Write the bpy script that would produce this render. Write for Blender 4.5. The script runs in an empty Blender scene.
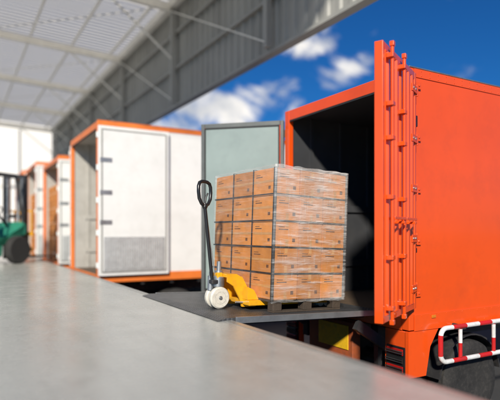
import bpy, bmesh, math, random
from mathutils import Vector, Matrix
random.seed(7)
S=bpy.context.scene
R=math.radians

# ------------------------------------------------------------ materials
def mat(name,col,rough=0.6,metal=0.0,var=0.12,scale=3.0,bump=0.0,bscale=40,dirt=0.0,dirtcol=(0.08,0.07,0.06),coat=0.0,stretch=(1,1,1),rvar=0.1,spec=0.5):
    m=bpy.data.materials.new(name); m.use_nodes=True
    nt=m.node_tree; N=nt.nodes; L=nt.links
    b=N['Principled BSDF']
    b.inputs['Metallic'].default_value=metal
    b.inputs['Coat Weight'].default_value=coat
    b.inputs['Coat Roughness'].default_value=0.08
    b.inputs['Specular IOR Level'].default_value=spec
    tc=N.new('ShaderNodeTexCoord'); mp=N.new('ShaderNodeMapping'); mp.inputs['Scale'].default_value=stretch
    L.new(tc.outputs['Object'],mp.inputs['Vector'])
    n=N.new('ShaderNodeTexNoise'); n.inputs['Scale'].default_value=scale; n.inputs['Detail'].default_value=3; n.inputs['Roughness'].default_value=0.6
    L.new(mp.outputs[0],n.inputs['Vector'])
    cr=N.new('ShaderNodeMapRange'); cr.inputs['From Min'].default_value=0.3; cr.inputs['From Max'].default_value=0.7
    cr.inputs['To Min'].default_value=1-var; cr.inputs['To Max'].default_value=1+var
    L.new(n.outputs['Fac'],cr.inputs['Value'])
    vm=N.new('ShaderNodeVectorMath'); vm.operation='SCALE'; vm.inputs[0].default_value=col[:3]
    L.new(cr.outputs[0],vm.inputs['Scale'])
    out=vm.outputs[0]
    if dirt>0:
        n2=N.new('ShaderNodeTexNoise'); n2.inputs['Scale'].default_value=scale*2.3; n2.inputs['Detail'].default_value=5; n2.inputs['Roughness'].default_value=0.72
        L.new(mp.outputs[0],n2.inputs['Vector'])
        mr=N.new('ShaderNodeMapRange'); mr.inputs['From Min'].default_value=0.48; mr.inputs['From Max'].default_value=0.75; mr.inputs['To Max'].default_value=dirt
        L.new(n2.outputs['Fac'],mr.inputs['Value'])
        mx=N.new('ShaderNodeMix'); mx.data_type='RGBA'; L.new(mr.outputs[0],mx.inputs[0]); L.new(out,mx.inputs[6]); mx.inputs[7].default_value=(*dirtcol,1)
        out=mx.outputs[2]
    L.new(out,b.inputs['Base Color'])
    rr=N.new('ShaderNodeMapRange'); rr.inputs['To Min'].default_value=max(0.03,rough-rvar); rr.inputs['To Max'].default_value=min(1,rough+rvar)
    L.new(n.outputs['Fac'],rr.inputs['Value']); L.new(rr.outputs[0],b.inputs['Roughness'])
    if bump>0:
        n3=N.new('ShaderNodeTexNoise'); n3.inputs['Scale'].default_value=bscale; n3.inputs['Detail'].default_value=2
        L.new(mp.outputs[0],n3.inputs['Vector'])
        bp=N.new('ShaderNodeBump'); bp.inputs['Strength'].default_value=bump; bp.inputs['Distance'].default_value=0.01
        L.new(n3.outputs['Fac'],bp.inputs['Height']); L.new(bp.outputs[0],b.inputs['Normal'])
    return m

M={}
M['orange']=mat('orange_paint',(0.87,0.092,0.009),0.24,0,0.07,0.9,bump=0.28,bscale=1.6,dirt=0.25,dirtcol=(0.42,0.06,0.02),coat=0.6)
M['orange2']=mat('faded_orange_paint',(0.80,0.20,0.035),0.45,0,0.12,2,dirt=0.3,dirtcol=(0.3,0.12,0.05))
M['white']=mat('white_panel',(0.80,0.795,0.77),0.42,0,0.04,1.5,bump=0.08,bscale=3,dirt=0.22,dirtcol=(0.52,0.50,0.45))
M['whitered']=mat('white_tube_paint',(0.78,0.78,0.76),0.35,0,0.05,5,dirt=0.45,dirtcol=(0.3,0.27,0.24))
M['red']=mat('red_tube_paint',(0.60,0.02,0.02),0.35,0,0.08,5,dirt=0.4)
M['redlens']=mat('red_lens',(0.35,0.012,0.01),0.15,0,0.05,5)
M['amberlens']=mat('amber_lens',(0.65,0.2,0.02),0.15,0,0.05,5)
M['black']=mat('black_rubber',(0.018,0.018,0.019),0.65,0,0.3,8,bump=0.1)
M['blackpaint']=mat('black_chassis_paint',(0.03,0.03,0.032),0.5,0.0,0.3,5,dirt=0.5,dirtcol=(0.09,0.08,0.07))
M['blackgloss']=mat('black_plastic',(0.015,0.015,0.016),0.3,0,0.2,8)
M['tire']=mat('tire_rubber',(0.025,0.024,0.023),0.85,0,0.2,10,bump=0.3,dirt=0.4,dirtcol=(0.1,0.09,0.08))
M['steel']=mat('galvanised_steel',(0.45,0.46,0.46),0.42,0.8,0.12,6,dirt=0.3,dirtcol=(0.18,0.16,0.14))
M['alu']=mat('aluminium_kick_plate',(0.62,0.63,0.62),0.42,0.45,0.08,8,bump=0.4,bscale=60,dirt=0.3,dirtcol=(0.35,0.35,0.34))
M['door_in']=mat('grey_door_liner',(0.27,0.33,0.31),0.35,0,0.07,1.5,bump=0.06,bscale=2.5,dirt=0.25,dirtcol=(0.17,0.20,0.19))
M['doorframe']=mat('grey_door_frame',(0.12,0.13,0.125),0.45,0.2,0.1,4,dirt=0.4)
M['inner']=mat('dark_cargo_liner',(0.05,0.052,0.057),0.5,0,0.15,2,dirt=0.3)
M['innerlight']=mat('pale_cargo_liner',(0.46,0.44,0.40),0.55,0,0.1,2,dirt=0.4,dirtcol=(0.25,0.22,0.18))
M['bedwood']=mat('cargo_bed_wood',(0.12,0.08,0.05),0.7,0,0.3,6,stretch=(0.5,8,1),dirt=0.5)
M['yellow']=mat('yellow_jack_paint',(0.88,0.42,0.012),0.35,0,0.06,4,dirt=0.4,dirtcol=(0.3,0.15,0.04),coat=0.3)
M['yplate']=mat('yellow_plate',(0.88,0.52,0.02),0.4,0,0.08,8,dirt=0.3)
M['brownbump']=mat('red_brown_panel',(0.36,0.085,0.028),0.55,0,0.2,6,dirt=0.5)
M['nylon']=mat('white_nylon_wheel',(0.72,0.68,0.58),0.4,0,0.08,12,dirt=0.5,dirtcol=(0.3,0.25,0.2))
M['pallet']=mat('dark_pallet_wood',(0.07,0.05,0.035),0.8,0,0.3,6,stretch=(1,8,1),bump=0.4)
M['strap']=mat('black_strap',(0.02,0.018,0.016),0.45,0,0.1,8)
M['print']=mat('carton_print',(0.14,0.055,0.02),0.8,0,0.3,30)
M['tape']=mat('packing_tape',(0.58,0.29,0.10),0.3,0,0.12,10)
M['cladding']=mat('grey_wall_cladding',(0.31,0.305,0.28),0.55,0.0,0.12,0.7,stretch=(1,1,0.3),dirt=0.5,dirtcol=(0.17,0.165,0.15))
M['steelpaint']=mat('haze_pale_steel_paint',(0.76,0.74,0.68),0.5,0,0.08,2,dirt=0.3,dirtcol=(0.45,0.42,0.38))  # near-white base stands in for bright haze under the roof
M['green']=mat('teal_forklift_paint',(0.03,0.23,0.14),0.35,0,0.1,3,coat=0.3,dirt=0.25)
M['seat']=mat('seat_vinyl',(0.03,0.03,0.03),0.5)
M['glass']=mat('dark_cab_glass',(0.02,0.025,0.03),0.06,0,0.1,2)

def concrete(name,base,joints=True):
    m=bpy.data.materials.new(name); m.use_nodes=True; nt=m.node_tree;N=nt.nodes;L=nt.links;b=N['Principled BSDF']
    tc=N.new('ShaderNodeTexCoord')
    def noise(s,d=5,r=0.6,st=(1,1,1)):
        mp=N.new('ShaderNodeMapping'); mp.inputs['Scale'].default_value=st; L.new(tc.outputs['Object'],mp.inputs['Vector'])
        n=N.new('ShaderNodeTexNoise'); n.inputs['Scale'].default_value=s; n.inputs['Detail'].default_value=d; n.inputs['Roughness'].default_value=r
        L.new(mp.outputs[0],n.inputs['Vector']); return n.outputs['Fac']
    def mr(i,a,b_,c,d):
        q=N.new('ShaderNodeMapRange'); L.new(i,q.inputs['Value'])
        for k,v in zip(('From Min','From Max','To Min','To Max'),(a,b_,c,d)): q.inputs[k].default_value=v
        return q.outputs[0]
    def mul(a,c):
        q=N.new('ShaderNodeMath'); q.operation='MULTIPLY'; L.new(a,q.inputs[0]); L.new(c,q.inputs[1]); return q.outputs[0]
    a=mr(noise(0.5),0.3,0.7,0.90,1.08); c=mr(noise(5,6,0.75),0.3,0.7,0.92,1.07); d=mr(noise(110,2),0.3,0.7,0.90,1.08)
    e=mr(noise(1.0,6,0.75,(3,0.35,1)),0.5,0.72,1.0,0.84)
    f=mr(noise(2.1,6,0.8),0.60,0.72,1.0,0.80)
    v=mul(mul(mul(a,c),mul(d,e)),f)
    vm=N.new('ShaderNodeVectorMath'); vm.operation='SCALE'; vm.inputs[0].default_value=base; L.new(v,vm.inputs['Scale'])
    L.new(vm.outputs[0],b.inputs['Base Color'])
    L.new(mr(noise(2.5,5,0.7),0.3,0.7,0.18,0.36),b.inputs['Roughness'])
    bp=N.new('ShaderNodeBump'); bp.inputs['Strength'].default_value=0.06; bp.inputs['Distance'].default_value=0.004
    L.new(noise(60,3),bp.inputs['Height']); L.new(bp.outputs[0],b.inputs['Normal'])
    return m
M['floor']=concrete('dock_concrete',(0.46,0.465,0.425))
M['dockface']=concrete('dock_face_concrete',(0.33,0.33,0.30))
M['asphalt']=mat('asphalt',(0.055,0.055,0.056),0.9,0,0.25,0.4,bump=0.5,bscale=60,dirt=0.4,dirtcol=(0.09,0.085,0.08))

def carton_mat():
    m=bpy.data.materials.new('cardboard'); m.use_nodes=True; nt=m.node_tree;N=nt.nodes;L=nt.links;b=N['Principled BSDF']
    oi=N.new('ShaderNodeAttribute'); oi.attribute_name='tone'
    tc=N.new('ShaderNodeTexCoord')
    n=N.new('ShaderNodeTexNoise'); n.inputs['Scale'].default_value=9; n.inputs['Detail'].default_value=4; L.new(tc.outputs['Object'],n.inputs['Vector'])
    mr=N.new('ShaderNodeMapRange'); L.new(n.outputs['Fac'],mr.inputs['Value']); mr.inputs['From Min'].default_value=.3; mr.inputs['From Max'].default_value=.7; mr.inputs['To Min'].default_value=.86; mr.inputs['To Max'].default_value=1.1
    ml=N.new('ShaderNodeMath'); ml.operation='MULTIPLY'; L.new(oi.outputs['Fac'],ml.inputs[0]); L.new(mr.outputs[0],ml.inputs[1])
    vm=N.new('ShaderNodeVectorMath'); vm.operation='SCALE'; vm.inputs[0].default_value=(0.62,0.235,0.05); L.new(ml.outputs[0],vm.inputs['Scale'])
    L.new(vm.outputs[0],b.inputs['Base Color']); b.inputs['Roughness'].default_value=0.75
    n3=N.new('ShaderNodeTexNoise'); n3.inputs['Scale'].default_value=5; L.new(tc.outputs['Object'],n3.inputs['Vector'])
    bp=N.new('ShaderNodeBump'); bp.inputs['Strength'].default_value=0.45; bp.inputs['Distance'].default_value=0.02; L.new(n3.outputs['Fac'],bp.inputs['Height']); L.new(bp.outputs[0],b.inputs['Normal'])
    return m
M['carton']=carton_mat()

def film_mat():
    m=bpy.data.materials.new('stretch_film'); m.use_nodes=True; nt=m.node_tree;N=nt.nodes;L=nt.links
    b=N['Principled BSDF']; b.inputs['Base Color'].default_value=(0.86,0.86,0.85,1); b.inputs['Roughness'].default_value=0.2
    out=N['Material Output']; tr=N.new('ShaderNodeBsdfTransparent'); mx=N.new('ShaderNodeMixShader')
    tc=N.new('ShaderNodeTexCoord')
    def noise(s,st,d=4,r=0.6,rot=(0,0,0)):
        mp=N.new('ShaderNodeMapping'); mp.inputs['Scale'].default_value=st; mp.inputs['Rotation'].default_value=rot
        L.new(tc.outputs['Object'],mp.inputs['Vector'])
        n=N.new('ShaderNodeTexNoise'); n.inputs['Scale'].default_value=s; n.inputs['Detail'].default_value=d; n.inputs['Roughness'].default_value=r
        L.new(mp.outputs[0],n.inputs['Vector']); return n.outputs['Fac']
    def mr(i,a,b_,c,d):
        q=N.new('ShaderNodeMapRange'); L.new(i,q.inputs['Value'])
        for k,v in zip(('From Min','From Max','To Min','To Max'),(a,b_,c,d)): q.inputs[k].default_value=v
        return q.outputs[0]
    def add(a,c,op='ADD'):
        q=N.new('ShaderNodeMath'); q.operation=op; L.new(a,q.inputs[0]); L.new(c,q.inputs[1]); return q.outputs[0]
    s1=mr(noise(5,(0.5,0.5,5),4,0.6,(0.12,0.08,0)),0.51,0.68,0,0.34)
    s2=mr(noise(11,(0.35,0.35,4.5),3,0.6,(-0.2,0.32,0)),0.57,0.68,0,0.30)
    s4=mr(noise(13,(4.5,4.5,0.4),3,0.6,(0.1,-0.15,0)),0.60,0.72,0,0.22)
    s3=mr(noise(2.2,(1,1,1.2),3,0.6),0.44,0.7,0.0,0.28)
    at=N.new('ShaderNodeAttribute'); at.attribute_name='layers'
    sp=N.new('ShaderNodeSeparateXYZ'); L.new(tc.outputs['Object'],sp.inputs[0])
    hz=mr(sp.outputs[2],0.5,1.35,0.0,0.26)
    tot=add(add(add(add(s1,s2),s3),hz),s4)
    tot=add(tot,mr(at.outputs['Fac'],0,1,0.03,0.05))
    tot=add(tot,mr(at.outputs['Fac'],0,1,0.22,0.80),'MULTIPLY')
    cl=N.new('ShaderNodeClamp'); L.new(tot,cl.inputs[0]); cl.inputs[2].default_value=0.78
    L.new(cl.outputs[0],mx.inputs[0]); L.new(tr.outputs[0],mx.inputs[1]); L.new(b.outputs[0],mx.inputs[2]); L.new(mx.outputs[0],out.inputs[0])
    bp=N.new('ShaderNodeBump'); bp.inputs['Strength'].default_value=0.9; bp.inputs['Distance'].default_value=0.025
    L.new(noise(7,(0.6,0.6,4.5),3,0.6,(0.15,0.1,0)),bp.inputs['Height']); L.new(bp.outputs[0],b.inputs['Normal'])
    return m
M['film']=film_mat()

def roof_mat(name,k,bc):  # pale, translucent mix brightens the ceiling in place of glare and haze
    m=bpy.data.materials.new(name); m.use_nodes=True; nt=m.node_tree;N=nt.nodes;L=nt.links
    out=N['Material Output']; b=N['Principled BSDF']; b.inputs['Base Color'].default_value=(*bc,1); b.inputs['Roughness'].default_value=.6
    t=N.new('ShaderNodeBsdfTranslucent'); t.inputs[0].default_value=(0.97,0.92,0.82,1)
    tc=N.new('ShaderNodeTexCoord'); n=N.new('ShaderNodeTexNoise'); n.inputs['Scale'].default_value=0.8; n.inputs['Detail'].default_value=4; L.new(tc.outputs['Object'],n.inputs['Vector'])
    q=N.new('ShaderNodeMapRange'); L.new(n.outputs['Fac'],q.inputs['Value']); q.inputs['From Min'].default_value=.3; q.inputs['From Max'].default_value=.7; q.inputs['To Min'].default_value=k*0.93; q.inputs['To Max'].default_value=min(1,k*1.07)
    mx=N.new('ShaderNodeMixShader'); L.new(q.outputs[0],mx.inputs[0])
    L.new(b.outputs[0],mx.inputs[1]); L.new(t.outputs[0],mx.inputs[2]); L.new(mx.outputs[0],out.inputs[0]); return m
M['roof']=roof_mat('roof_sheet',0.72,(0.8,0.78,0.7))
M['added_rooflight']=roof_mat('added_translucent_sheet',0.93,(0.85,0.82,0.75))  # invented see-through sheets, added to let light in from above

# ------------------------------------------------------------ mesh helpers
def empty(name,loc=(0,0,0),rot=(0,0,0),parent=None):
    e=bpy.data.objects.new(name,None); e.location=loc; e.rotation_euler=rot; S.collection.objects.link(e)
    if parent: e.parent=parent
    return e
def newobj(name,me,mat_,parent=None,smooth=False):
    o=bpy.data.objects.new(name,me); S.collection.objects.link(o)
    if mat_ is not None:
        for mm in (mat_ if isinstance(mat_,list) else [mat_]): me.materials.append(mm)
    if parent: o.parent=parent
    if smooth:
        for p in me.polygons: p.use_smooth=True
    return o
def box(name,a,b,m,parent=None,bev=0.0,seg=2):
    bm=bmesh.new(); r=bmesh.ops.create_cube(bm,size=1)
    a=Vector(a); b=Vector(b)
    for v in bm.verts:
        v.co=Vector([ (a[i]+b[i])/2+v.co[i]*abs(b[i]-a[i]) for i in range(3)])
    if bev>0: bmesh.ops.bevel(bm,geom=bm.edges[:],offset=bev,segments=seg,affect='EDGES',profile=0.5)
    me=bpy.data.meshes.new(name); bm.to_mesh(me); bm.free()
    return newobj(name,me,m,parent)
def boxes(name,lst,m,parent=None,bev=0.0):
    bm=bmesh.new()
    for a,b in lst:
        t=bmesh.new(); bmesh.ops.create_cube(t,size=1)
        for v in t.verts: v.co=Vector([(a[i]+b[i])/2+v.co[i]*abs(b[i]-a[i]) for i in range(3)])
        if bev>0: bmesh.ops.bevel(t,geom=t.edges[:],offset=bev,segments=1,affect='EDGES')
        mt=bpy.data.meshes.new('t'); t.to_mesh(mt); t.free(); bm.from_mesh(mt); bpy.data.meshes.remove(mt)
    me=bpy.data.meshes.new(name); bm.to_mesh(me); bm.free()
    return newobj(name,me,m,parent)
def prism(name,pts,axis,lo,hi,m,parent=None,bev=0.0):
    bm=bmesh.new(); idx=[i for i in range(3) if i!=axis]
    def mk(p,t):
        c=[0,0,0]; c[idx[0]]=p[0]; c[idx[1]]=p[1]; c[axis]=t; return bm.verts.new(c)
    A=[mk(p,lo) for p in pts]; B=[mk(p,hi) for p in pts]
    n=len(pts); bm.faces.new(A[::-1]); bm.faces.new(B)
    for i in range(n): bm.faces.new((A[i],A[(i+1)%n],B[(i+1)%n],B[i]))
    bmesh.ops.recalc_face_normals(bm,faces=bm.faces[:])
    if bev>0: bmesh.ops.bevel(bm,geom=bm.edges[:],offset=bev,segments=2,affect='EDGES')
    me=bpy.data.meshes.new(name); bm.to_mesh(me); bm.free()
    return newobj(name,me,m,parent)
def lathe(name,prof,center,axis,m,parent=None,seg=40,smooth=True):
    ax=Vector(axis).normalized(); q=Vector((0,0,1)).rotation_difference(ax); c=Vector(center)
    bm=bmesh.new(); rings=[]
    for r,t in prof:
        rings.append([bm.verts.new(c+q@Vector((r*math.cos(2*math.pi*k/seg),r*math.sin(2*math.pi*k/seg),t))) for k in range(seg)])
    for i in range(len(rings)-1):
        for k in range(seg):
            bm.faces.new((rings[i][k],rings[i][(k+1)%seg],rings[i+1][(k+1)%seg],rings[i+1][k]))
    if prof[0][0]>1e-4: bm.faces.new(rings[0][::-1])
    if prof[-1][0]>1e-4: bm.faces.new(rings[-1])
    bmesh.ops.recalc_face_normals(bm,faces=bm.faces[:])
    me=bpy.data.meshes.new(name); bm.to_mesh(me); bm.free()
    o=newobj(name,me,m,parent,smooth)
    if smooth:
        try: me.set_sharp_from_angle(angle=R(35))
        except Exception: pass
    return o
def rod(name,p,q,r,m,parent=None,seg=14):
    p=Vector(p);q=Vector(q); return lathe(name,[(r,0),(r,(q-p).length)],p,(q-p),m,parent,seg)
def tube(name,pts,r,m,parent=None,smoothpath=False,cyc=False):
    cu=bpy.data.curves.new(name,'CURVE'); cu.dimensions='3D'; cu.bevel_depth=r; cu.bevel_resolution=4; cu.use_fill_caps=True
    sp=cu.splines.new('POLY'); sp.points.add(len(pts)-1)
    for i,p in enumerate(pts): sp.points[i].co=(*p,1)
    sp.use_cyclic_u=cyc; sp.use_smooth=True
    cu.materials.append(m); o=bpy.data.objects.new(name,cu); S.collection.objects.link(o)
    if parent: o.parent=parent
    return o
def corr(name,o,u,v,n,L_,W_,pitch,depth,m,parent=None,flat=0.55):
    o,u,v,n=map(Vector,(o,u,v,n)); pr=[];s=0
    while s<L_-1e-6:
        for f,h in ((0,0),(flat,0),(flat+0.1,1),(0.9,1)):
            t=min(s+f*pitch,L_); pr.append((t,h*depth))
        s+=pitch
    pr.append((L_,0))
    bm=bmesh.new(); A=[];B=[]
    for t,h in pr:
        A.append(bm.verts.new(o+u*t+n*h)); B.append(bm.verts.new(o+u*t+n*h+v*W_))
    for i in range(len(pr)-1):
        if (A[i].co-A[i+1].co).length>1e-6: bm.faces.new((A[i],A[i+1],B[i+1],B[i]))
    me=bpy.data.meshes.new(name); bm.to_mesh(me); bm.free(); return newobj(name,me,m,parent)

# ------------------------------------------------------------ camera
EYE=0.75; YAW=30.1
cam=bpy.data.cameras.new('camera'); co=bpy.data.objects.new('camera',cam); S.collection.objects.link(co)
co.location=(0,0,EYE); co.rotation_euler=(R(90),0,R(-YAW)); cam.lens=36.7; cam.sensor_width=36; cam.shift_y=0.064; cam.clip_end=3000; cam.clip_start=0.05
cam.dof.use_dof=True; cam.dof.focus_distance=4.85; cam.dof.aperture_fstop=0.60
S.camera=co
Fv=Vector((math.sin(R(YAW)),math.cos(R(YAW)),0)); Rv=Vector((math.cos(R(YAW)),-math.sin(R(YAW)),0)); Zv=Vector((0,0,1))
def pdir(px,py): return (Fv+Rv*((px-250)/510)+Zv*((232-py)/510)).normalized()

# ------------------------------------------------------------ ground + dock
GZ=-1.25
me=bpy.data.meshes.new('ground'); me.from_pydata([(-600,-600,GZ),(900,-600,GZ),(900,1200,GZ),(-600,1200,GZ)],[],[(0,1,2,3)]); newobj('ground',me,M['asphalt'])
XE=2.03
dock=empty('loading_dock')
box('floor_slab',(-22,-12,GZ+0.002),(XE-0.06,34,0.0),M['floor'],dock)
box('edge_beam',(XE-0.06,-12,GZ+0.002),(XE,34,-0.003),M['dockface'],dock)
box('edge_nosing',(XE-0.058,-12,-0.0028),(XE+0.006,34,0.0025),M['dockface'],dock)
box('end_landing',(XE+0.01,27.5,GZ+0.003),(5.3,34,-0.004),M['floor'],dock)
for y in (2.6,3.3,6.2,9.3,12.7,13.7,17.0,18.0,21):
    box('rubber_bumper',(XE+0.006,y,-0.75),(XE+0.10,y+0.22,-0.12),M['black'],dock,0.01)

# ------------------------------------------------------------ warehouse canopy
wh=empty('warehouse_building')
XW=5.5; Z1=3.63+EYE; Z2=6.55+EYE; Y0=3.4; Y1=34.0; XL=-1.2; SL=0.045
def zr(x): return Z2+(XW-x)*SL
corr('wall_cladding',(XW,Y0,Z1),(0,1,0),(0,0,1),(-1,0,0),Y1-Y0,Z2-Z1,0.32,0.045,M['cladding'],wh)
box('outer_wall_skin',(XW+0.06,Y0,Z1),(XW+0.10,Y1,Z2+0.02),M['cladding'],wh)
box('lower_fascia_trim',(XW-0.07,Y0-0.02,Z1-0.07),(XW+0.13,Y1,Z1-0.001),M['cladding'],wh)
for z in (Z1+0.95,Z1+1.95):
    box('girt',(XW-0.13,Y0,z),(XW-0.05,Y1,z+0.07),M['cladding'],wh)
box('eave_beam',(XW-0.30,Y0,Z2-0.28),(XW-0.14,Y1,Z2-0.05),M['steelpaint'],wh)
y=Y0; k=0
while y<Y1-0.1:
    w=2.0
    mm=M['added_rooflight'] if (k%2==1 or y>13) else M['roof']
    u=Vector((0,1,0)); v=Vector((XL-XW,0,(XW-XL)*SL)); W=v.length
    corr('roof_sheet',(XW,y,Z2+0.025+0.001*(k%2)),u,v.normalized(),(0,0,1),min(w,Y1-y),W,0.25,0.04,mm,wh)
    y+=w;k+=1
x=XW-0.6
while x>XL:
    box('purlin',(x,Y0,zr(x)-0.10),(x+0.05,Y1,zr(x)-0.012),M['steelpaint'],wh); x-=1.35
def beam(name,p,q,w,h,m,parent):
    p=Vector(p);q=Vector(q); d=(q-p); L_=d.length
    o=box(name,(0,-w/2,-h/2),(L_,w/2,h/2),m,parent); o.location=p; o.rotation_euler=d.to_track_quat('X','Z').to_euler(); return o
FR=(3.6,8.5,13.5,18.5,23.5,28.5,33.6)
for y in FR:
    beam('rafter',(XW-0.14,y,zr(XW)-0.25),(XL,y,zr(XL)-0.25),0.02,0.22,M['steelpaint'],wh)
    beam('rafter_flange',(XW-0.14,y,zr(XW)-0.368),(XL,y,zr(XL)-0.368),0.12,0.015,M['steelpaint'],wh)
    rod('knee_brace',(XW-0.17,y,Z1+1.2),(XW-2.0,y,zr(XW-2.0)-0.38),0.03,M['steelpaint'],wh,8)
    box('wall_post',(XW-0.24,y-0.07,Z1),(XW-0.132,y+0.07,Z2-0.3),M['cladding'],wh)
for y in FR[:-1]:
    rod('cross_brace',(XW-0.25,y,Z1+0.1),(XW-0.25,y+5,Z2-0.35),0.014,M['steelpaint'],wh,8)
    rod('roof_brace',(XW-0.5,y,Z2-0.3),(XW-5.0,y+5,Z2-0.14),0.014,M['steelpaint'],wh,8)
for y in (19.5,33.7):
    box('column',(XW-0.15,y-0.12,GZ),(XW+0.05,y+0.12,Z1-0.08),M['steelpaint'],wh)
for y in FR[2:]:
    box('column',(XL-0.1,y-0.12,0.001),(XL+0.14,y+0.12,zr(XL)-0.43),M['steelpaint'],wh)
box('canopy_edge_beam',(XL-0.08,Y0,zr(XL)-0.42),(XL-0.001,Y1,zr(XL)-0.1),M['steelpaint'],wh)
yE=34.0
box('end_post',(3.4,yE-0.12,0.0),(3.5,yE+0.05,Z2-0.3),M['steelpaint'],wh)
box('end_rail',(XL,yE-0.12,3.4),(XW-0.16,yE+0.04,3.55),M['steelpaint'],wh)

# ------------------------------------------------------------ trucks
def wheel(c,r,w,parent,dual=True):
    prof=[(r*0.58,-w/2),(r*0.66,-w/2-0.012),(r*0.9,-w/2),(r*0.985,-w*0.38),(r,-w*0.25),(r,w*0.25),(r*0.985,w*0.38),(r*0.9,w/2),(r*0.58,w/2)]
    lathe('tire',prof,c,(0,1,0),M['tire'],parent,48)
    rim=[(0.0,-w*0.02),(r*0.12,-w*0.02),(r*0.14,-w*0.22),(r*0.26,-w*0.22),(r*0.28,0.02),(r*0.45,0.03),(r*0.5,-w*0.42),(r*0.585,-w*0.5),(r*0.59,-w*0.3)]
    lathe('rim',rim,c,(0,1,0),M['steel'],parent,40)
    for k in range(8):
        a=k*math.pi/4; p=Vector(c)+Vector((math.cos(a)*r*0.36,0.0,math.sin(a)*r*0.36)); rod('lug_nut',p+Vector((0,-0.02,0)),p+Vector((0,0.03,0)),0.016,M['steel'],parent,6)

def leaf(truck,hinge,ang,w,z0,z1,s,outer,inner,t=0.055,detail=True,kick=False,ribs=True,fr=None):
    L_=empty('door_leaf',hinge,(0,0,ang),truck)
    def Y(v): return s*v
    def bx(n,x0,x1,ya,yb,za,zb,m,bev=0.0):
        return box(n,(x0,min(Y(ya),Y(yb)),za),(x1,max(Y(ya),Y(yb)),zb),m,L_,bev)
    bx('core',0.02,w-0.02,0.004,t-0.004,z0+0.02,z1-0.02,outer)
    fr=fr or outer
    bx('stile_hinge',0.0,0.045,-0.004,t+0.012,z0,z1,fr,0.006); bx('stile_free',w-0.05,w,-0.004,t+0.012,z0,z1,fr,0.006)
    bx('rail_top',0.046,w-0.051,-0.004,t+0.010,z1-0.06,z1,fr,0.006); bx('rail_bottom',0.046,w-0.051,-0.004,t+0.010,z0,z0+0.06,fr,0.006)
    if ribs:
        corr('ribbed_outer_skin',(0.05,Y(t-0.003),z0+0.06),(1,0,0),(0,0,1),(0,s,0),w-0.1,z1-z0-0.12,0.12,0.022,outer,L_,0.45)
    bx('inner_liner',0.07,w-0.07,-0.012,0.0035,z0+0.08,z1-0.08,inner,0.003)
    for (xa,xb,za,zb) in ((0.052,0.068,z0+0.066,z1-0.066),(w-0.068,w-0.052,z0+0.066,z1-0.066),(0.07,w-0.07,z0+0.062,z0+0.078),(0.07,w-0.07,z1-0.078,z1-0.062)):
        bx('gasket',xa,xb,-0.02,0.002,za,zb,M['black'] if not kick else M['cladding'])
    if kick:
        bx('kick_plate',0.09,w-0.09,-0.019,-0.0125,z0+0.09,z0+0.72,M['alu'],0.002)
        corr('kick_plate_ribs',(0.11,Y(-0.0195),z0+0.12),(1,0,0),(0,0,1),(0,-s,0),w-0.22,0.57,0.045,0.008,M['alu'],L_,0.5)
        for z in (z0+0.95,z0+1.5,z0+2.1): 
            bx('strap_hinge',0.02,0.24,-0.024,-0.013,z,z+0.08,M['steel'],0.003)
        for x in [0.12+i*(w-0.24)/8 for i in range(9)]:
            for z in (z0+0.105,z0+0.705): lathe('rivet',[(0.008,0),(0.008,0.004),(0.0,0.006)],(x,Y(-0.019),z),(0,-s,0),M['steel'],L_,8)
    n=5
    for i in range(n):
        z=z0+0.16+i*(z1-z0-0.36)/(n-1)
        rod('hinge_knuckle',(-0.012,Y(t+0.012),z-0.015),(-0.012,Y(t+0.012),z+0.085),0.016,fr,L_,12)
        bx('hinge_strap',0.0,0.17,t+0.0125,t+0.024,z,z+0.07,fr,0.003)
        for xx in (0.06,0.13): lathe('bolt',[(0.01,0),(0.01,0.007),(0.004,0.009)],(xx,Y(t+0.024),z+0.035),(0,s,0),M['steel'],L_,8)
    if detail:
        for xr in (w*0.56,w-0.10):
            yr=t+0.055
            rod('lock_rod',(xr,Y(yr),z0+0.01),(xr,Y(yr),z1-0.01),0.014,fr,L_)
            for z in (z0+0.10,z0+0.5,z0+0.98,z0+1.45,z1-0.5,z1-0.12):
                bx('rod_bracket',xr-0.035,xr+0.035,t+0.013,t+0.072,z,z+0.035,fr,0.004)
            for z in (z0-0.015,z1-0.03):
                bx('cam_lock',xr-0.022,xr+0.022,yr-0.018,yr+0.018,z,z+0.04,fr,0.005)
            bx('lock_handle',xr-0.32,xr+0.01,yr+0.018,yr+0.028,z0+0.82,z0+0.845,fr,0.004)
            bx('handle_keeper',xr-0.28,xr-0.22,t+0.013,yr+0.035,z0+0.79,z0+0.812,fr,0.003)
    return L_

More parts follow.
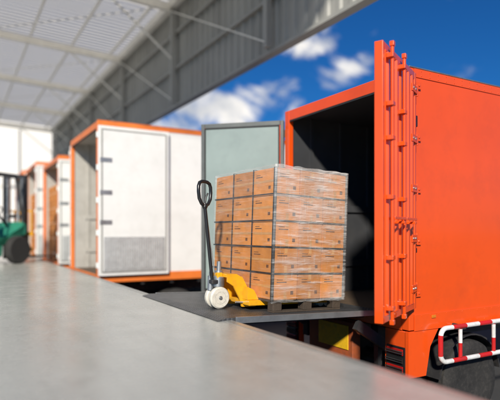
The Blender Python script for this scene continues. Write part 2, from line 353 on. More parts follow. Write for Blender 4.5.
def truck(loc,W,zb,zt,length,body,frame,inner,near,far,name='delivery_truck',doorin=None,fine=False,kick=False,topcol=None,lamp=False):
    T=empty(name,loc)
    t=0.06
    hp=zt-0.13
    box('side_wall_near',(0.07,0,zb),(length,t,zt-0.05),body,T,0.004); box('side_wall_far',(0.07,W-t,zb),(length,W,zt-0.05),body,T,0.004)
    box('roof_panel',(0.07,0.03,zt-0.049),(length,W-0.03,zt-0.01),M['white'],T)
    box('front_wall',(length+0.001,0,zb),(length+0.06,W,zt-0.03),body,T)
    box('cargo_floor',(0.02,t+0.001,zb-0.12),(length,W-t-0.001,zb+0.0),M['bedwood'],T)
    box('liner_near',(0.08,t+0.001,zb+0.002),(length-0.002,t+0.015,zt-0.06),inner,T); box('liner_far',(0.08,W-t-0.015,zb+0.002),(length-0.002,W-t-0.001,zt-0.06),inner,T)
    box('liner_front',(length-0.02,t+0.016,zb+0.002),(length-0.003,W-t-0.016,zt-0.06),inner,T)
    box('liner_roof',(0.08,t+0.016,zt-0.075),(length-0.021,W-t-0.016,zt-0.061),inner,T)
    lst=[]; x=0.35
    while x<length-0.2:
        lst.append(((x,W-t-0.035,zb+0.004),(x+0.05,W-t-0.0155,zt-0.076))); lst.append(((x,t+0.0155,zb+0.004),(x+0.05,t+0.035,zt-0.076))); x+=0.5
    boxes('liner_ribs',lst,inner,T)
    lst=[((0.3,W-t-0.05,zb+h),(length-0.1,W-t-0.0355,zb+h+0.09)) for h in (0.35,1.1)]
    boxes('cargo_slats',lst,inner,T)
    box('post_near',(0,-0.006,zb-0.12),(0.068,0.088,zt-0.001),frame,T,0.006); box('post_far',(0,W-0.088,zb-0.12),(0.068,W+0.006,zt-0.001),frame,T,0.006)
    box('header',(0.002,0.089,hp),(0.066,W-0.089,zt-0.002),frame,T,0.006)
    box('sill',(0.002,0.089,zb-0.13),(0.066,W-0.089,zb+0.005),frame,T,0.006)
    box('seal',(0.0015,0.10,hp-0.02),(0.03,W-0.10,hp-0.001),M['black'],T)
    for yy,s in ((0,-1),(W,1)):
        a,b=(yy-0.008,yy+0.0) if s<0 else (yy,yy+0.008)
        box('top_rail',(0.07,a,zt-0.085),(length,b,zt-0.002),frame,T,0.002); box('bottom_rail',(0.07,a-0.004*(s<0),zb-0.13),(length,b+0.004*(s>0),zb+0.03),frame,T,0.003)
    box('top_cap',(0.0,-0.012,zt),(length,0.045,zt+0.014),topcol or frame,T,0.004)
    box('chassis_rail',(0.15,W*0.28,zb-0.40),(length+1.9,W*0.28+0.08,zb-0.13),M['blackpaint'],T); box('chassis_rail',(0.15,W*0.72-0.08,zb-0.40),(length+1.9,W*0.72,zb-0.13),M['blackpaint'],T)
    for x in [0.25+i*0.6 for i in range(int(length/0.6))]:
        box('cross_member',(x,0.05,zb-0.20),(x+0.06,W-0.05,zb-0.131),M['blackpaint'],T)
    gz=GZ-loc[2]; r=0.43; zc=gz+r+0.002
    for x in (0.95 if fine else 1.6,) :
        for yy in (0.13,W-0.13): wheel((x,yy,zc),r,0.24,T)
        for yy in (0.40,W-0.40): wheel((x,yy,zc),r,0.24,T)
        rod('axle',(x,0.1,zc),(x,W-0.1,zc),0.07,M['blackpaint'],T); lathe('differential',[(0,-0.16),(0.14,-0.1),(0.19,0),(0.14,0.1),(0,0.16)],(x,W/2,zc),(0,1,0),M['blackpaint'],T,20)
    for yy in (0.16,W-0.16): wheel((length+0.9,yy,zc),r,0.24,T)
    cx=length+0.25
    ct=zb+1.55
    prism('cab',[(cx,zb-0.55),(cx+1.75,zb-0.55),(cx+1.78,zb+0.35),(cx+1.45,ct-0.1),(cx+1.2,ct),(cx,ct)],1,0.08,W-0.08,frame,T,0.03)
    prism('cab_side_window',[(cx+0.5,zb+0.4),(cx+1.58,zb+0.4),(cx+1.3,ct-0.2),(cx+0.5,ct-0.2)],1,0.07,W-0.07,M['glass'],T)
    box('front_bumper',(cx+1.7,0.05,zb-0.85),(cx+1.95,W-0.05,zb-0.5),M['white'],T,0.03)
    box('fuel_tank',(length*0.45,0.08,zb-0.85),(length*0.45+0.9,0.5,zb-0.35),M['steel'],T,0.06)
    if near: leaf(T,(near[0],near[1],0),near[2],near[3],near[4] or zb+0.02,near[5] if len(near)>5 else hp+0.03,1,frame if fine else body,doorin,kick=kick,detail=True)
    if far: leaf(T,(far[0],W+far[1],0),far[2],far[3],far[4] or zb+0.02,far[5] if len(far)>5 else hp+0.03,-1,frame if fine else body,doorin,kick=False,detail=True,fr=M['doorframe'] if fine else None)
    for ya,yb in ((0.01,0.32),(W-0.32,W-0.01)) :
        zt_=zb-0.135; zl=zb-0.56
        box('lamp_bracket',(0.01,ya,zl-0.02),(0.075,yb,zt_),frame if fine else M['blackpaint'],T,0.008)
        box('lamp_housing',(-0.012,ya+0.03,zl+0.01),(0.0095,yb-0.04,zl+0.27),M['blackgloss'],T,0.006)
        for i in range(3):
            box('lamp_lens',(-0.026,ya+0.045,zl+0.025+i*0.083),(-0.0125,yb-0.055,zl+0.085+i*0.083),[M['redlens'],M['blackgloss'],M['redlens']][i],T,0.005)
            for dz in (0.04,0.06): box('lamp_grille',(-0.040,ya+0.04,zl+dz+i*0.083),(-0.0265,yb-0.05,zl+dz+0.007+i*0.083),M['blackpaint'],T)
    box('rear_bumper_beam',(0.03,0.33,zb-0.80),(0.13,W-0.33,zb-0.68),M['blackpaint'],T,0.01)
    for yy in (0.5,W-0.56): box('bumper_hanger',(0.09,yy,zb-0.68),(0.15,yy+0.06,zb-0.14),M['blackpaint'],T)
    return T

T1X,T1Y,W1=3.75,3.45,2.1
zb=-0.075; zt=EYE+1.575
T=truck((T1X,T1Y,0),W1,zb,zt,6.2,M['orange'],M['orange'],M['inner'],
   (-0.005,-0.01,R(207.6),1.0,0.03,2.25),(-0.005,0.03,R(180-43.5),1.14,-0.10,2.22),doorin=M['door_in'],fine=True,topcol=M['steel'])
prism('rear_skirt',[(0.0,zb-0.131),(0.42,zb-0.131),(0.30,zb-0.30),(0.24,zb-0.58),(0.0,zb-0.58)],1,-0.004,0.045,M['orange'],T,0.004)
box('side_marker_lamp',(0.30,-0.022,zb-0.02),(0.36,-0.0125,zb+0.01),M['amberlens'],T,0.004)
box('door_hook',(0.03,-0.05,1.75),(0.07,-0.0065,1.86),M['blackgloss'],T,0.008)
box('door_hook',(0.03,-0.045,0.55),(0.07,-0.0065,0.60),M['blackgloss'],T,0.008)
for z in [zb+0.2+i*0.5 for i in range(5)]:
    box('frame_hinge_leaf',(0.0,-0.020,z),(0.15,-0.0065,z+0.07),M['orange'],T,0.003)
    for xx in (0.05,0.12): lathe('bolt',[(0.011,0),(0.011,0.007),(0.004,0.01)],(xx,-0.020,z+0.035),(0,-1,0),M['orange'],T,8)
x=0.165; rv=[]
while x<6.1:
    for z in (zb-0.09,zb+0.012,zt-0.02,zt-0.066): rv.append((x,z))
    x+=0.12
bm=bmesh.new()
for (x,z) in rv:
    bmesh.ops.create_cone(bm,cap_ends=True,segments=8,radius1=0.006,radius2=0.004,depth=0.005,matrix=Matrix.Translation((x,-0.0135 if z<1 else -0.0100,z))@Matrix.Rotation(R(90),4,'X'))
me=bpy.data.meshes.new('rail_rivets'); bm.to_mesh(me); bm.free(); newobj('rail_rivets',me,M['orange'],T)
gy=-0.10
def stripes(name,pts,r=0.026,seg=0.17,start=0):
    P=[Vector(p) for p in pts]; dist=[0]
    for i in range(1,len(P)): dist.append(dist[-1]+(P[i]-P[i-1]).length)
    tot=dist[-1]
    def at(s):
        for i in range(1,len(P)):
            if s<=dist[i]+1e-9: return P[i-1].lerp(P[i],(s-dist[i-1])/max(1e-9,dist[i]-dist[i-1]))
        return P[-1]
    s=0;k=start
    while s<tot-1e-6:
        e=min(tot,s+seg); pts2=[at(s)]+[P[i] for i in range(len(P)) if s<dist[i]<e]+[at(e)]
        tube(name,[tuple(p) for p in pts2],r,M['red'] if k%2 else M['whitered'],T); s=e;k+=1
zu=EYE-0.94-0.0; zl_=EYE-1.27
def arc(cx,cz,r,a0,a1,n=6): return [(cx+r*math.cos(R(a0+(a1-a0)*i/n)),gy,cz+r*math.sin(R(a0+(a1-a0)*i/n))) for i in range(n+1)]
stripes('side_guard_tube',[(3.3,gy,zu),(0.41,gy,zu)]+arc(0.41,zu-0.08,0.08,90,180)+[(0.33,gy,zl_+0.08)]+arc(0.41,zl_+0.08,0.08,180,270)+[(3.3,gy,zl_)],0.024,0.20)
for x in (0.62,1.15,1.7,2.3,2.9): stripes('side_guard_post',[(x,gy+0.0,zl_+0.024),(x,gy,zu-0.024)],0.02,0.14,1)
for x in (0.62,1.7,2.9): rod('guard_stay',(x,gy,zu),(x,0.6,zu+0.02),0.018,M['blackpaint'],T,8)
pts=[(0.95+0.50*math.cos(R(a)),-0.82+0.50*math.sin(R(a))) for a in range(10,171,10)]
pts2=[(0.95+0.485*math.cos(R(a)),-0.82+0.485*math.sin(R(a))) for a in range(170,9,-10)]
prism('mudguard',pts+pts2,1,0.02,0.50,M['blackpaint'],T)
box('plate_panel',(-0.10,0.68,zb-0.61),(0.012,1.44,zb-0.14),M['brownbump'],T,0.008)
box('licence_plate',(-0.112,0.74,zb-0.44),(-0.1005,1.25,zb-0.18),M['yplate'],T,0.005)
for yy in (0.42,1.62):
    beam('lift_arm',(0.2,yy,zb-0.40),(-0.28,yy,zb-0.10),0.06,0.10,M['blackpaint'],T)
box('rubber_bumper',(-0.08,1.50,zb-0.42),(0.02,1.60,zb-0.14),M['black'],T,0.01)

z2b=-0.06; z2t=EYE+2.06
T2=truck((2.28,9.55,0),2.5,z2b,z2t,6.8,M['white'],M['orange2'],M['innerlight'],
   (0.0,-0.10,R(0.3),1.36,z2b+0.0,z2t-0.10),(0.0,0.10,R(-1),1.2,z2b+0.02),doorin=M['white'],kick=True)
T3=truck((2.28,13.7,0),2.5,z2b,EYE+1.95,6.5,M['white'],M['orange2'],M['innerlight'],
   (0.0,-0.10,R(0.3),1.2,z2b,EYE+1.85),(0.0,0.10,R(-1),1.2,z2b+0.02),doorin=M['white'],kick=True)
T4=truck((2.20,17.2,0),2.5,z2b,EYE+2.2,6.5,M['white'],M['orange2'],M['innerlight'],
   (0.0,-0.10,R(0.3),1.2,z2b,EYE+2.1),(0.0,0.10,R(-1),1.2,z2b+0.02),doorin=M['white'],kick=True)
T5=truck((2.20,20.7,0),2.5,z2b,EYE+2.3,6.5,M['white'],M['orange2'],M['innerlight'],
   (0.0,-0.10,R(0.3),1.2,z2b,EYE+2.1),(0.0,0.10,R(-1),1.2,z2b+0.02),doorin=M['white'],kick=True)

# ------------------------------------------------------------ dock plate
PS=0.039
def diamond():
    m=bpy.data.materials.new('checker_plate_steel'); m.use_nodes=True; nt=m.node_tree;N=nt.nodes;L=nt.links;b=N['Principled BSDF']
    b.inputs['Metallic'].default_value=0.35; b.inputs['Roughness'].default_value=0.45
    tc=N.new('ShaderNodeTexCoord')
    hs=[]
    for ang in (45,-45):
        mp=N.new('ShaderNodeMapping'); mp.inputs['Rotation'].default_value=(0,0,R(ang)); mp.inputs['Scale'].default_value=(1,1,1); L.new(tc.outputs['Object'],mp.inputs[0])
        br=N.new('ShaderNodeTexBrick'); br.inputs['Scale'].default_value=1; br.inputs['Brick Width'].default_value=0.06; br.inputs['Row Height'].default_value=0.03; br.inputs['Mortar Size'].default_value=0.011; br.inputs['Mortar Smooth'].default_value=0.6
        L.new(mp.outputs[0],br.inputs[0]); hs.append(br.outputs['Fac'])
    mm=N.new('ShaderNodeMath'); mm.operation='MULTIPLY'; L.new(hs[0],mm.inputs[0]); L.new(hs[1],mm.inputs[1])
    n=N.new('ShaderNodeTexNoise'); n.inputs['Scale'].default_value=4; n.inputs['Detail'].default_value=5; n.inputs['Roughness'].default_value=0.7; L.new(tc.outputs['Object'],n.inputs['Vector'])
    cr=N.new('ShaderNodeValToRGB'); cr.color_ramp.elements[0].position=0.3; cr.color_ramp.elements[0].color=(0.045,0.048,0.052,1); cr.color_ramp.elements[1].position=0.75; cr.color_ramp.elements[1].color=(0.13,0.13,0.135,1)
    L.new(n.outputs['Fac'],cr.inputs[0]); L.new(cr.outputs[0],b.inputs['Base Color'])
    bp=N.new('ShaderNodeBump'); bp.inputs['Strength'].default_value=0.8; bp.inputs['Distance'].default_value=0.005; bp.invert=True; L.new(mm.outputs[0],bp.inputs['Height']); L.new(bp.outputs[0],b.inputs['Normal'])
    return m
M['checker']=diamond()
DP=empty('dock_plate',(1.90,0,0.024),(0,math.atan(PS),0))
prism('deck',[(0.0,-0.018),(0.10,0.002),(1.84,0.004),(1.84,-0.045),(0.16,-0.045),(0.10,-0.024)],1,3.82,5.80,M['checker'],DP)
box('side_lip',(0.17,3.800,-0.045),(1.84,3.819,0.010),M['steel'],DP,0.002)
box('side_lip',(0.17,5.801,-0.045),(1.84,5.82,0.010),M['steel'],DP,0.002)
for yy in (4.0,4.5,5.0,5.5): box('stiffener',(0.2,yy,-0.09),(1.8,yy+0.05,-0.046),M['blackpaint'],DP)
def zp(x): return 0.028-PS*(x-1.90)

# ------------------------------------------------------------ carton pallet
def carton_stack(parent,nx,ny,nz,dx,dy,dz,z0,marks=True,jit=0.005):
    bm=bmesh.new()
    tones=[]
    prints=bmesh.new(); tapes=bmesh.new()
    def quad(b,p,u,v):
        vs=[b.verts.new(p),b.verts.new(p+u),b.verts.new(p+u+v),b.verts.new(p+v)]; b.faces.new(vs)
    for k in range(nz):
        for i in range(nx):
            for j in range(ny):
                if 0<i<nx-1 and 0<j<ny-1 and k<nz-1: continue
                g=0.003
                jx=random.uniform(-jit,jit); jy=random.uniform(-jit,jit)
                a=Vector((i*dx+g+jx,j*dy+g+jy,z0+k*dz+0.002)); b=Vector(((i+1)*dx-g+jx,(j+1)*dy-g+jy,z0+(k+1)*dz-0.002))
                t=bmesh.new(); bmesh.ops.create_cube(t,size=1)
                for v in t.verts: v.co=Vector([(a[q]+b[q])/2+v.co[q]*(b[q]-a[q]) for q in range(3)])
                bmesh.ops.bevel(t,geom=t.edges[:],offset=0.006,segments=2,affect='EDGES')
                mt=bpy.data.meshes.new('t'); t.to_mesh(mt); tones+= [random.uniform(0.72,1.15)]*len(mt.polygons); t.free(); bm.from_mesh(mt); bpy.data.meshes.remove(mt)
                if marks:
                    e=0.0012
                    if i==0:
                        p=Vector((a.x-e,b.y,a.z)); U=Vector((0,-(b.y-a.y),0)); V=Vector((0,0,b.z-a.z))
                        quad(tapes,p+V*0.46+U*0.02,U*0.96,V*0.09)
                        quad(prints,p+U*0.12+V*0.68,U*0.30,V*0.035); quad(prints,p+U*0.12+V*0.77,U*0.2,V*0.022)
                        quad(prints,p+U*0.70+V*0.20,U*0.10,V*0.12)
                    if j==0:
                        p=Vector((a.x,a.y-e,a.z)); U=Vector((b.x-a.x,0,0)); V=Vector((0,0,b.z-a.z))
                        quad(prints,p+U*0.15+V*0.66,U*0.4,V*0.04); quad(prints,p+U*0.15+V*0.76,U*0.25,V*0.025)
                        quad(prints,p+U*0.72+V*0.2,U*0.12,V*0.14)
                        quad(tapes,p+U*0.44+V*0.03,U*0.12,V*0.27); quad(tapes,p+U*0.44+V*0.77,U*0.12,V*0.2)
    me=bpy.data.meshes.new('cartons'); bm.to_mesh(me); bm.free()
    at=me.attributes.new('tone','FLOAT','FACE'); at.data.foreach_set('value',tones)
    newobj('cartons',me,M['carton'],parent)
    for b_,nm,mm in ((prints,'carton_markings',M['print']),(tapes,'carton_tape',M['tape'])):
        me=bpy.data.meshes.new(nm); b_.to_mesh(me); b_.free(); newobj(nm,me,mm,parent)

sx,sy,sz=0.87,1.14,1.235
PB=empty('pallet_of_boxes',(2.52,3.95,zp(2.52)+0.0),(0,math.atan(PS),R(2.5)))
zc0=0.115
lst=[]
for i in range(6): lst.append(((0.01+i*0.152,0.0,zc0-0.02),(0.10+i*0.152,sy,zc0-0.002)))
boxes('deck_boards',lst,M['pallet'],PB,0.003)
boxes('blocks',[((x,y,0.016),(x+0.1,y+0.09,zc0-0.0205)) for x in (0.02,0.38,0.75) for y in (0.01,0.525,1.04)],M['pallet'],PB,0.003)
boxes('bottom_boards',[((0.02,y,0.0),(0.85,y+0.09,0.015)) for y in (0.01,0.525,1.04)],M['pallet'],PB,0.002)
carton_stack(PB,3,3,5,sx/3,sy/3,sz/5,zc0)
st=[]
def ring(z,h,off=0.004):
    a=off
    return [((-a-0.002,-a-0.002,z),(sx+a+0.002,-a,z+h)),((-a-0.002,sy+a,z),(sx+a+0.002,sy+a+0.002,z+h)),((-a-0.002,-a,z),(-a,sy+a,z+h)),((sx+a,-a,z),(sx+a+0.002,sy+a,z+h))]
for k in (1,2,3,4): st+=ring(zc0+k*sz/5-0.006,0.012,0.0065)
for y in (0.36,0.74):
    for xx in (-0.0115,sx+0.0095): st.append(((xx,y,zc0),(xx+0.002,y+0.016,zc0+sz+0.004)))
    st.append(((-0.0115,y,zc0+sz+0.004),(sx+0.0115,y+0.016,zc0+sz+0.006)))
boxes('straps',st,M['strap'],PB)
box('corner_board',(-0.0135,-0.0135,zc0),(0.004,-0.0115,zc0+sz),M['strap'],PB)
box('corner_board',(-0.0135,-0.0114,zc0),(-0.0118,0.018,zc0+sz),M['strap'],PB)
from mathutils import noise as mn
bm=bmesh.new(); off=0.018; attr=[]
nxs,nys=44,52
def seglist():
    P=[]
    for i in range(nxs): P.append((-off+(sx+2*off)*i/nxs,-off,0,1.0))
    for i in range(nys): P.append((sx+off,-off+(sy+2*off)*i/nys,1,1.0))
    for i in range(nxs): P.append((sx+off-(sx+2*off)*i/nxs,sy+off,2,0.5))
    for i in range(nys): P.append((-off,sy+off-(sy+2*off)*i/nys,3,0.08))
    return P
P=seglist(); nz_=84; rings=[]
for k in range(nz_+1):
    z=zc0-0.02+(sz+0.045)*k/nz_; row=[]
    for (x,y,f,l) in P:
        nn=mn.noise(Vector((x*5,y*5,z*16)))*0.5+mn.noise(Vector((x*14,y*14,z*5)))*0.3+mn.noise(Vector((x*9+z*7,y*9,z*22)))*0.35
        d=-0.0045*abs(nn)*2
        n={0:(0,-1),1:(1,0),2:(0,1),3:(-1,0)}[f]
        dz=0
        if k==nz_ or k==0: dz=0.016*mn.noise(Vector((x*9,y*9,3+k)))
        row.append(bm.verts.new((x+n[0]*d,y+n[1]*d,z+dz))); attr.append(l)
    rings.append(row)
n=len(P)
for k in range(nz_):
    for i in range(n): bm.faces.new((rings[k][i],rings[k][(i+1)%n],rings[k+1][(i+1)%n],rings[k+1][i]))
bm.faces.new(rings[-1])
me=bpy.data.meshes.new('stretch_film'); bm.to_mesh(me); bm.free()
at=me.attributes.new('layers','FLOAT','POINT'); at.data.foreach_set('value',attr)
newobj('stretch_film',me,M['film'],PB,True)

# ------------------------------------------------------------ pallet jack
PJ=empty('pallet_jack',(2.19,4.42,zp(2.19)),(0,math.atan(PS),R(2)))
for s in (-1,1):
    c=(0.0,s*0.045,0.104); w=0.055; r=0.104
    lathe('steer_wheel',[(r*0.55,-w/2),(r*0.88,-w/2),(r,-w/2+0.012),(r,w/2-0.012),(r*0.88,w/2),(r*0.55,w/2)],c,(0,1,0),M['nylon'],PJ,36)
    lathe('wheel_hub',[(0.0,-w/2-0.002),(r*0.18,-w/2-0.004),(r*0.2,-w/2+0.010),(r*0.5,-w/2+0.010),(r*0.56,-w/2-0.002),(r*0.56,w/2+0.002),(r*0.5,w/2-0.01),(r*0.2,w/2-0.01),(r*0.18,w/2+0.004),(0,w/2+0.002)],c,(0,1,0),M['steel'],PJ,24)
rod('steer_axle',(0,-0.085,0.104),(0,0.085,0.104),0.012,M['steel'],PJ)
box('fork_yoke',(-0.035,-0.012,0.12),(0.035,0.012,0.23),M['blackpaint'],PJ,0.004)
lathe('pump_body',[(0.045,0.20),(0.058,0.21),(0.058,0.30),(0.04,0.315),(0.038,0.36),(0.022,0.365),(0.022,0.45)],(0.01,0,0),(0,0,1),M['steel'],PJ,24)
lathe('pump_cylinder',[(0.03,0.17),(0.03,0.31),(0.018,0.315),(0.018,0.35)],(-0.06,0.03,0),(0,0,1),M['steel'],PJ,18)
box('handle_bracket',(-0.085,-0.05,0.235),(-0.015,0.05,0.275),M['blackpaint'],PJ,0.008)
hx0,hz0=-0.06,0.27; hx1,hz1=-0.165,0.97
rod('handle_shaft',(hx0,0,hz0),(hx1,0,hz1),0.017,M['blackgloss'],PJ)
rod('pull_rod',(hx0+0.028,0.0,hz0+0.05),(hx1+0.026,0,hz1-0.1),0.005,M['steel'],PJ,8)
loop=[]
W_=0.085;H_=0.23
for p in [(0,0),(0.55,0.12),(0.9,0.32),(1.0,0.6),(0.98,0.82),(0.8,0.97),(0.45,1.03),(0,1.04)]:
    loop.append((-0.015*p[1],p[0]*W_,p[1]*H_))
full=loop+[(x,-y,z) for (x,y,z) in loop[-2:0:-1]]
L2=empty('handle_loop_mount',(hx1,0,hz1),(0,0,R(-70)),PJ)
tube('handle_loop',full,0.017,M['blackgloss'],L2,cyc=True)
lathe('handle_knob',[(0.02,0),(0.028,0.02),(0.02,0.05)],(0,0,-0.02),(0,0,1),M['blackgloss'],L2,16)
tube('release_lever',[(0.0,0.0,0.02),(0.0,0.01,0.09),(0.005,0.03,0.13)],0.008,M['blackgloss'],L2)
for s in (-1,1):
    prism('head_cheek',[(0.03,0.335),(0.13,0.335),(0.20,0.30),(0.32,0.10),(0.36,0.05),(0.36,0.02),(0.20,0.02),(0.17,0.10),(0.10,0.22),(0.03,0.26)],1,s*0.13-0.012,s*0.13+0.012,M['yellow'],PJ,0.003)
box('head_top_plate',(0.03,-0.118,0.30),(0.15,0.118,0.335),M['yellow'],PJ,0.006)
prism('head_front_plate',[(0.19,0.31),(0.205,0.31),(0.335,0.08),(0.318,0.075)],1,-0.117,0.117,M['yellow'],PJ)
box('pump_collar',(-0.03,-0.05,0.285),(0.029,0.05,0.345),M['yellow'],PJ,0.01)
for s in (-1,1):
    y=s*0.19
    prism('fork',[(0.20,0.095),(1.27,0.095),(1.33,0.075),(1.33,0.055),(1.25,0.045),(0.20,0.045)],1,y-0.078,y+0.078,M['yellow'],PJ,0.004)
    prism('fork_heel',[(0.20,0.096),(0.33,0.096),(0.27,0.19),(0.20,0.22)],1,y-0.05,y+0.05,M['yellow'],PJ,0.004)
    for xx in (1.11,1.19): lathe('load_roller',[(0.02,-0.035),(0.038,-0.035),(0.038,0.035),(0.02,0.035)],(xx,y,0.04),(0,1,0),M['nylon'],PJ,20)
    rod('push_rod',(0.12,s*0.15,0.07),(1.15,s*0.19,0.035),0.010,M['steel'],PJ,8)
box('torsion_cross',(0.20,-0.112,0.05),(0.29,0.112,0.094),M['yellow'],PJ,0.004)

C2=empty('carton_stack',(2.42,13.85,z2b+0.004)); carton_stack(C2,3,6,5,0.4,0.38,0.42,0.0,marks=True)
C3=empty('carton_stack',(2.35,17.35,z2b+0.004)); carton_stack(C3,3,6,5,0.4,0.38,0.42,0.0,marks=True)

# ------------------------------------------------------------ forklift
FL=empty('forklift',(0.98,13.6,0.0),(0,0,R(38)))
def fw(c,r,w):
    lathe('tire',[(r*0.5,-w/2),(r*0.9,-w/2),(r,-w*0.3),(r,w*0.3),(r*0.9,w/2),(r*0.5,w/2)],c,(0,1,0),M['tire'],FL,36)
    lathe('rim',[(0,-w*0.45),(r*0.2,-w*0.45),(r*0.25,-w*0.2),(r*0.42,-w*0.2),(r*0.52,-w*0.48),(r*0.52,w*0.48),(r*0.42,w*0.2),(0,w*0.2)],c,(0,1,0),M['whitered'],FL,24)
for s in (-1,1): fw((0,s*0.50,0.33),0.33,0.22); fw((-1.45,s*0.45,0.26),0.26,0.18)
prism('chassis',[(-1.2,0.18),(-0.38,0.18),(-0.36,0.45),(-0.2,0.66),(0.25,0.66),(0.34,0.72),(0.34,0.95),(0.22,1.0),(0.1,0.62),(-0.45,0.62),(-0.5,0.95),(-1.2,0.98)],1,-0.45,0.45,M['green'],FL,0.02)
prism('counterweight',[(-1.98,0.35),(-1.21,0.20),(-1.21,1.0),(-1.75,1.0),(-1.98,0.82)],1,-0.52,0.52,M['green'],FL,0.05)
box('seat_base',(-1.05,-0.25,0.985),(-0.55,0.25,1.10),M['seat'],FL,0.04); prism('seat_back',[(-1.12,1.05),(-0.98,1.1),(-1.06,1.6),(-1.16,1.6)],1,-0.24,0.24,M['seat'],FL,0.03)
rod('steering_column',(0.15,0,0.9),(-0.15,0,1.22),0.03,M['blackpaint'],FL)
tube('steering_wheel',[(-0.16+0.08*math.cos(a)*1.0,0.17*math.sin(a),1.23+0.13*math.cos(a)) for a in [i*math.pi/10 for i in range(20)]],0.014,M['blackgloss'],FL,cyc=True)
for s in (-1,1):
    tube('guard_post_front',[(0.28,s*0.42,0.9),(0.02,s*0.42,2.08)],0.03,M['blackpaint'],FL); tube('guard_post_rear',[(-1.35,s*0.42,0.98),(-1.2,s*0.42,2.08)],0.03,M['blackpaint'],FL)
    box('guard_rail',(-1.22,s*0.42-0.03,2.06),(0.06,s*0.42+0.03,2.12),M['blackpaint'],FL,0.01)
    box('mast_outer',(0.36,s*0.32-0.04,0.08),(0.46,s*0.32+0.04,2.15),M['blackpaint'],FL,0.005); box('mast_inner',(0.38,s*0.24-0.03,0.10),(0.47,s*0.24+0.03,2.10),M['steel'],FL,0.005)
    rod('lift_cylinder',(0.34,s*0.17,0.12),(0.34,s*0.17,1.9),0.03,M['steel'],FL)
    prism('fork_tine',[(0.50,0.75),(0.54,0.75),(0.54,0.16),(1.60,0.13),(1.60,0.12),(0.50,0.11)],1,s*0.25-0.06,s*0.25+0.06,M['blackpaint'],FL,0.003)
for x in [-1.1+i*0.16 for i in range(7)]: box('guard_slat',(x,-0.39,2.07),(x+0.04,0.39,2.10),M['blackpaint'],FL)
for z in (0.15,1.1,2.08): box('mast_cross',(0.365,-0.28,z),(0.40,0.28,z+0.08),M['blackpaint'],FL)
for z in (0.28,0.66): box('carriage_bar',(0.475,-0.48,z),(0.498,0.48,z+0.09),M['yellow'],FL,0.004)
for y in [-0.45+i*0.18 for i in range(6)]: box('backrest_bar',(0.476,y,0.76),(0.496,y+0.025,1.25),M['yellow'],FL)
box('backrest_top',(0.474,-0.47,1.251),(0.50,0.47,1.29),M['yellow'],FL)

# ------------------------------------------------------------ sky + sun
sun_az=Vector((-0.6,-0.8)).normalized(); EL=30
w=bpy.data.worlds.new('World'); S.world=w; w.use_nodes=True; nt=w.node_tree;N=nt.nodes;L=nt.links
bg=N['Background']; bg.inputs['Strength'].default_value=0.15
sky=N.new('ShaderNodeTexSky'); sky.sky_type='NISHITA'; sky.sun_disc=False; sky.sun_elevation=R(EL); sky.sun_rotation=math.atan2(sun_az.x,sun_az.y)%(2*math.pi)
sky.air_density=1.0; sky.dust_density=0.2; sky.ozone_density=3.0
tc=N.new('ShaderNodeTexCoord')
tint=N.new('ShaderNodeMix'); tint.data_type='RGBA'; tint.blend_type='MULTIPLY'; tint.inputs[0].default_value=1.0
L.new(sky.outputs[0],tint.inputs[6]); tint.inputs[7].default_value=(0.055,0.26,0.50,1)
def vmath(op,a,b=None):
    q=N.new('ShaderNodeVectorMath'); q.operation=op
    if isinstance(a,(tuple,Vector)): q.inputs[0].default_value=tuple(a)
    else: L.new(a,q.inputs[0])
    if b is not None:
        if isinstance(b,(tuple,Vector)): q.inputs[1].default_value=tuple(b)
        else: L.new(b,q.inputs[1])
    return q
def math_(op,a,b=None,clamp=False):
    q=N.new('ShaderNodeMath'); q.operation=op; q.use_clamp=clamp
    for i,v in enumerate((a,b)):
        if v is None: continue
        if isinstance(v,(int,float)): q.inputs[i].default_value=v
        else: L.new(v,q.inputs[i])
    return q.outputs[0]
d=tc.outputs['Generated']
def blob(px,py,aw,ah,amp):
    c=pdir(px,py); df=vmath('SUBTRACT',d,c).outputs[0]
    hr=vmath('DOT_PRODUCT',df,tuple(Rv)).outputs['Value']; hz=vmath('DOT_PRODUCT',df,(0,0,1)).outputs['Value']; hf=vmath('DOT_PRODUCT',df,tuple(Fv)).outputs['Value']
    e=math_('ADD',math_('POWER',math_('ABSOLUTE',math_('DIVIDE',hr,aw/510)),2),math_('ADD',math_('POWER',math_('ABSOLUTE',math_('DIVIDE',hz,ah/510)),2),math_('POWER',math_('ABSOLUTE',math_('DIVIDE',hf,0.4)),2)))
    return math_('MULTIPLY',math_('SUBTRACT',1.0,math_('POWER',e,0.5),True),amp)
bl=None
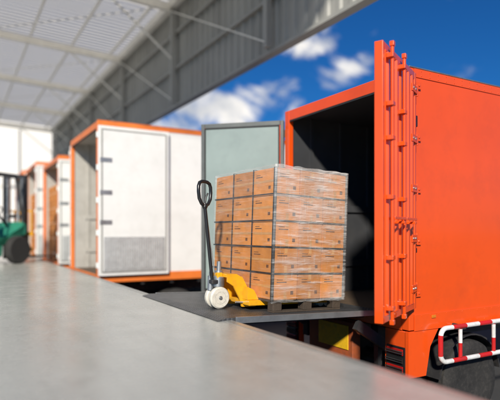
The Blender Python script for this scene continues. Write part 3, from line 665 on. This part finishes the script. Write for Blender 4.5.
for b_ in ((225,105,105,36,1.15),(262,88,60,24,0.85),(348,73,44,22,1.05),(304,44,42,18,0.95),(170,128,60,30,0.9),(325,30,34,14,0.6),(-20,160,150,190,3.2)):  # last blob: added white cloud standing in for glare at the far end
    q=blob(*b_); bl=q if bl is None else math_('MAXIMUM',bl,q)
mp=N.new('ShaderNodeMapping'); mp.inputs['Scale'].default_value=(1,1,1.6); L.new(d,mp.inputs[0])
n1=N.new('ShaderNodeTexNoise'); n1.inputs['Scale'].default_value=9; n1.inputs['Detail'].default_value=9; n1.inputs['Roughness'].default_value=0.68; n1.inputs['Distortion'].default_value=0.6; L.new(mp.outputs[0],n1.inputs['Vector'])
f=math_('ADD',n1.outputs['Fac'],math_('MULTIPLY',bl,0.42))
mr=N.new('ShaderNodeMapRange'); mr.interpolation_type='SMOOTHSTEP'; L.new(f,mr.inputs['Value']); mr.inputs['From Min'].default_value=0.62; mr.inputs['From Max'].default_value=0.88
n2=N.new('ShaderNodeTexNoise'); n2.inputs['Scale'].default_value=12; n2.inputs['Detail'].default_value=6; L.new(mp.outputs[0],n2.inputs['Vector'])
cc=N.new('ShaderNodeValToRGB'); cc.color_ramp.elements[0].position=0.38; cc.color_ramp.elements[0].color=(3.6,3.8,4.2,1); cc.color_ramp.elements[1].position=0.62; cc.color_ramp.elements[1].color=(8.0,7.6,7.0,1)
L.new(math_('ADD',n2.outputs['Fac'],math_('MULTIPLY',blob(-20,160,150,190,1.0),0.35)),cc.inputs[0])  # whitens the added glare cloud further
mx=N.new('ShaderNodeMix'); mx.data_type='RGBA'; L.new(mr.outputs[0],mx.inputs[0]); L.new(tint.outputs[2],mx.inputs[6]); L.new(cc.outputs[0],mx.inputs[7])
L.new(mx.outputs[2],bg.inputs[0])
sl=bpy.data.lights.new('sun','SUN'); sl.energy=5.0; sl.angle=R(3); sl.color=(1.0,0.935,0.82); so=bpy.data.objects.new('sun',sl); S.collection.objects.link(so)
ds=Vector((sun_az.x*math.cos(R(EL)),sun_az.y*math.cos(R(EL)),math.sin(R(EL))))
so.rotation_euler=ds.to_track_quat('Z','Y').to_euler()
S.view_settings.view_transform='Standard'; S.view_settings.look='None'; S.view_settings.exposure=0
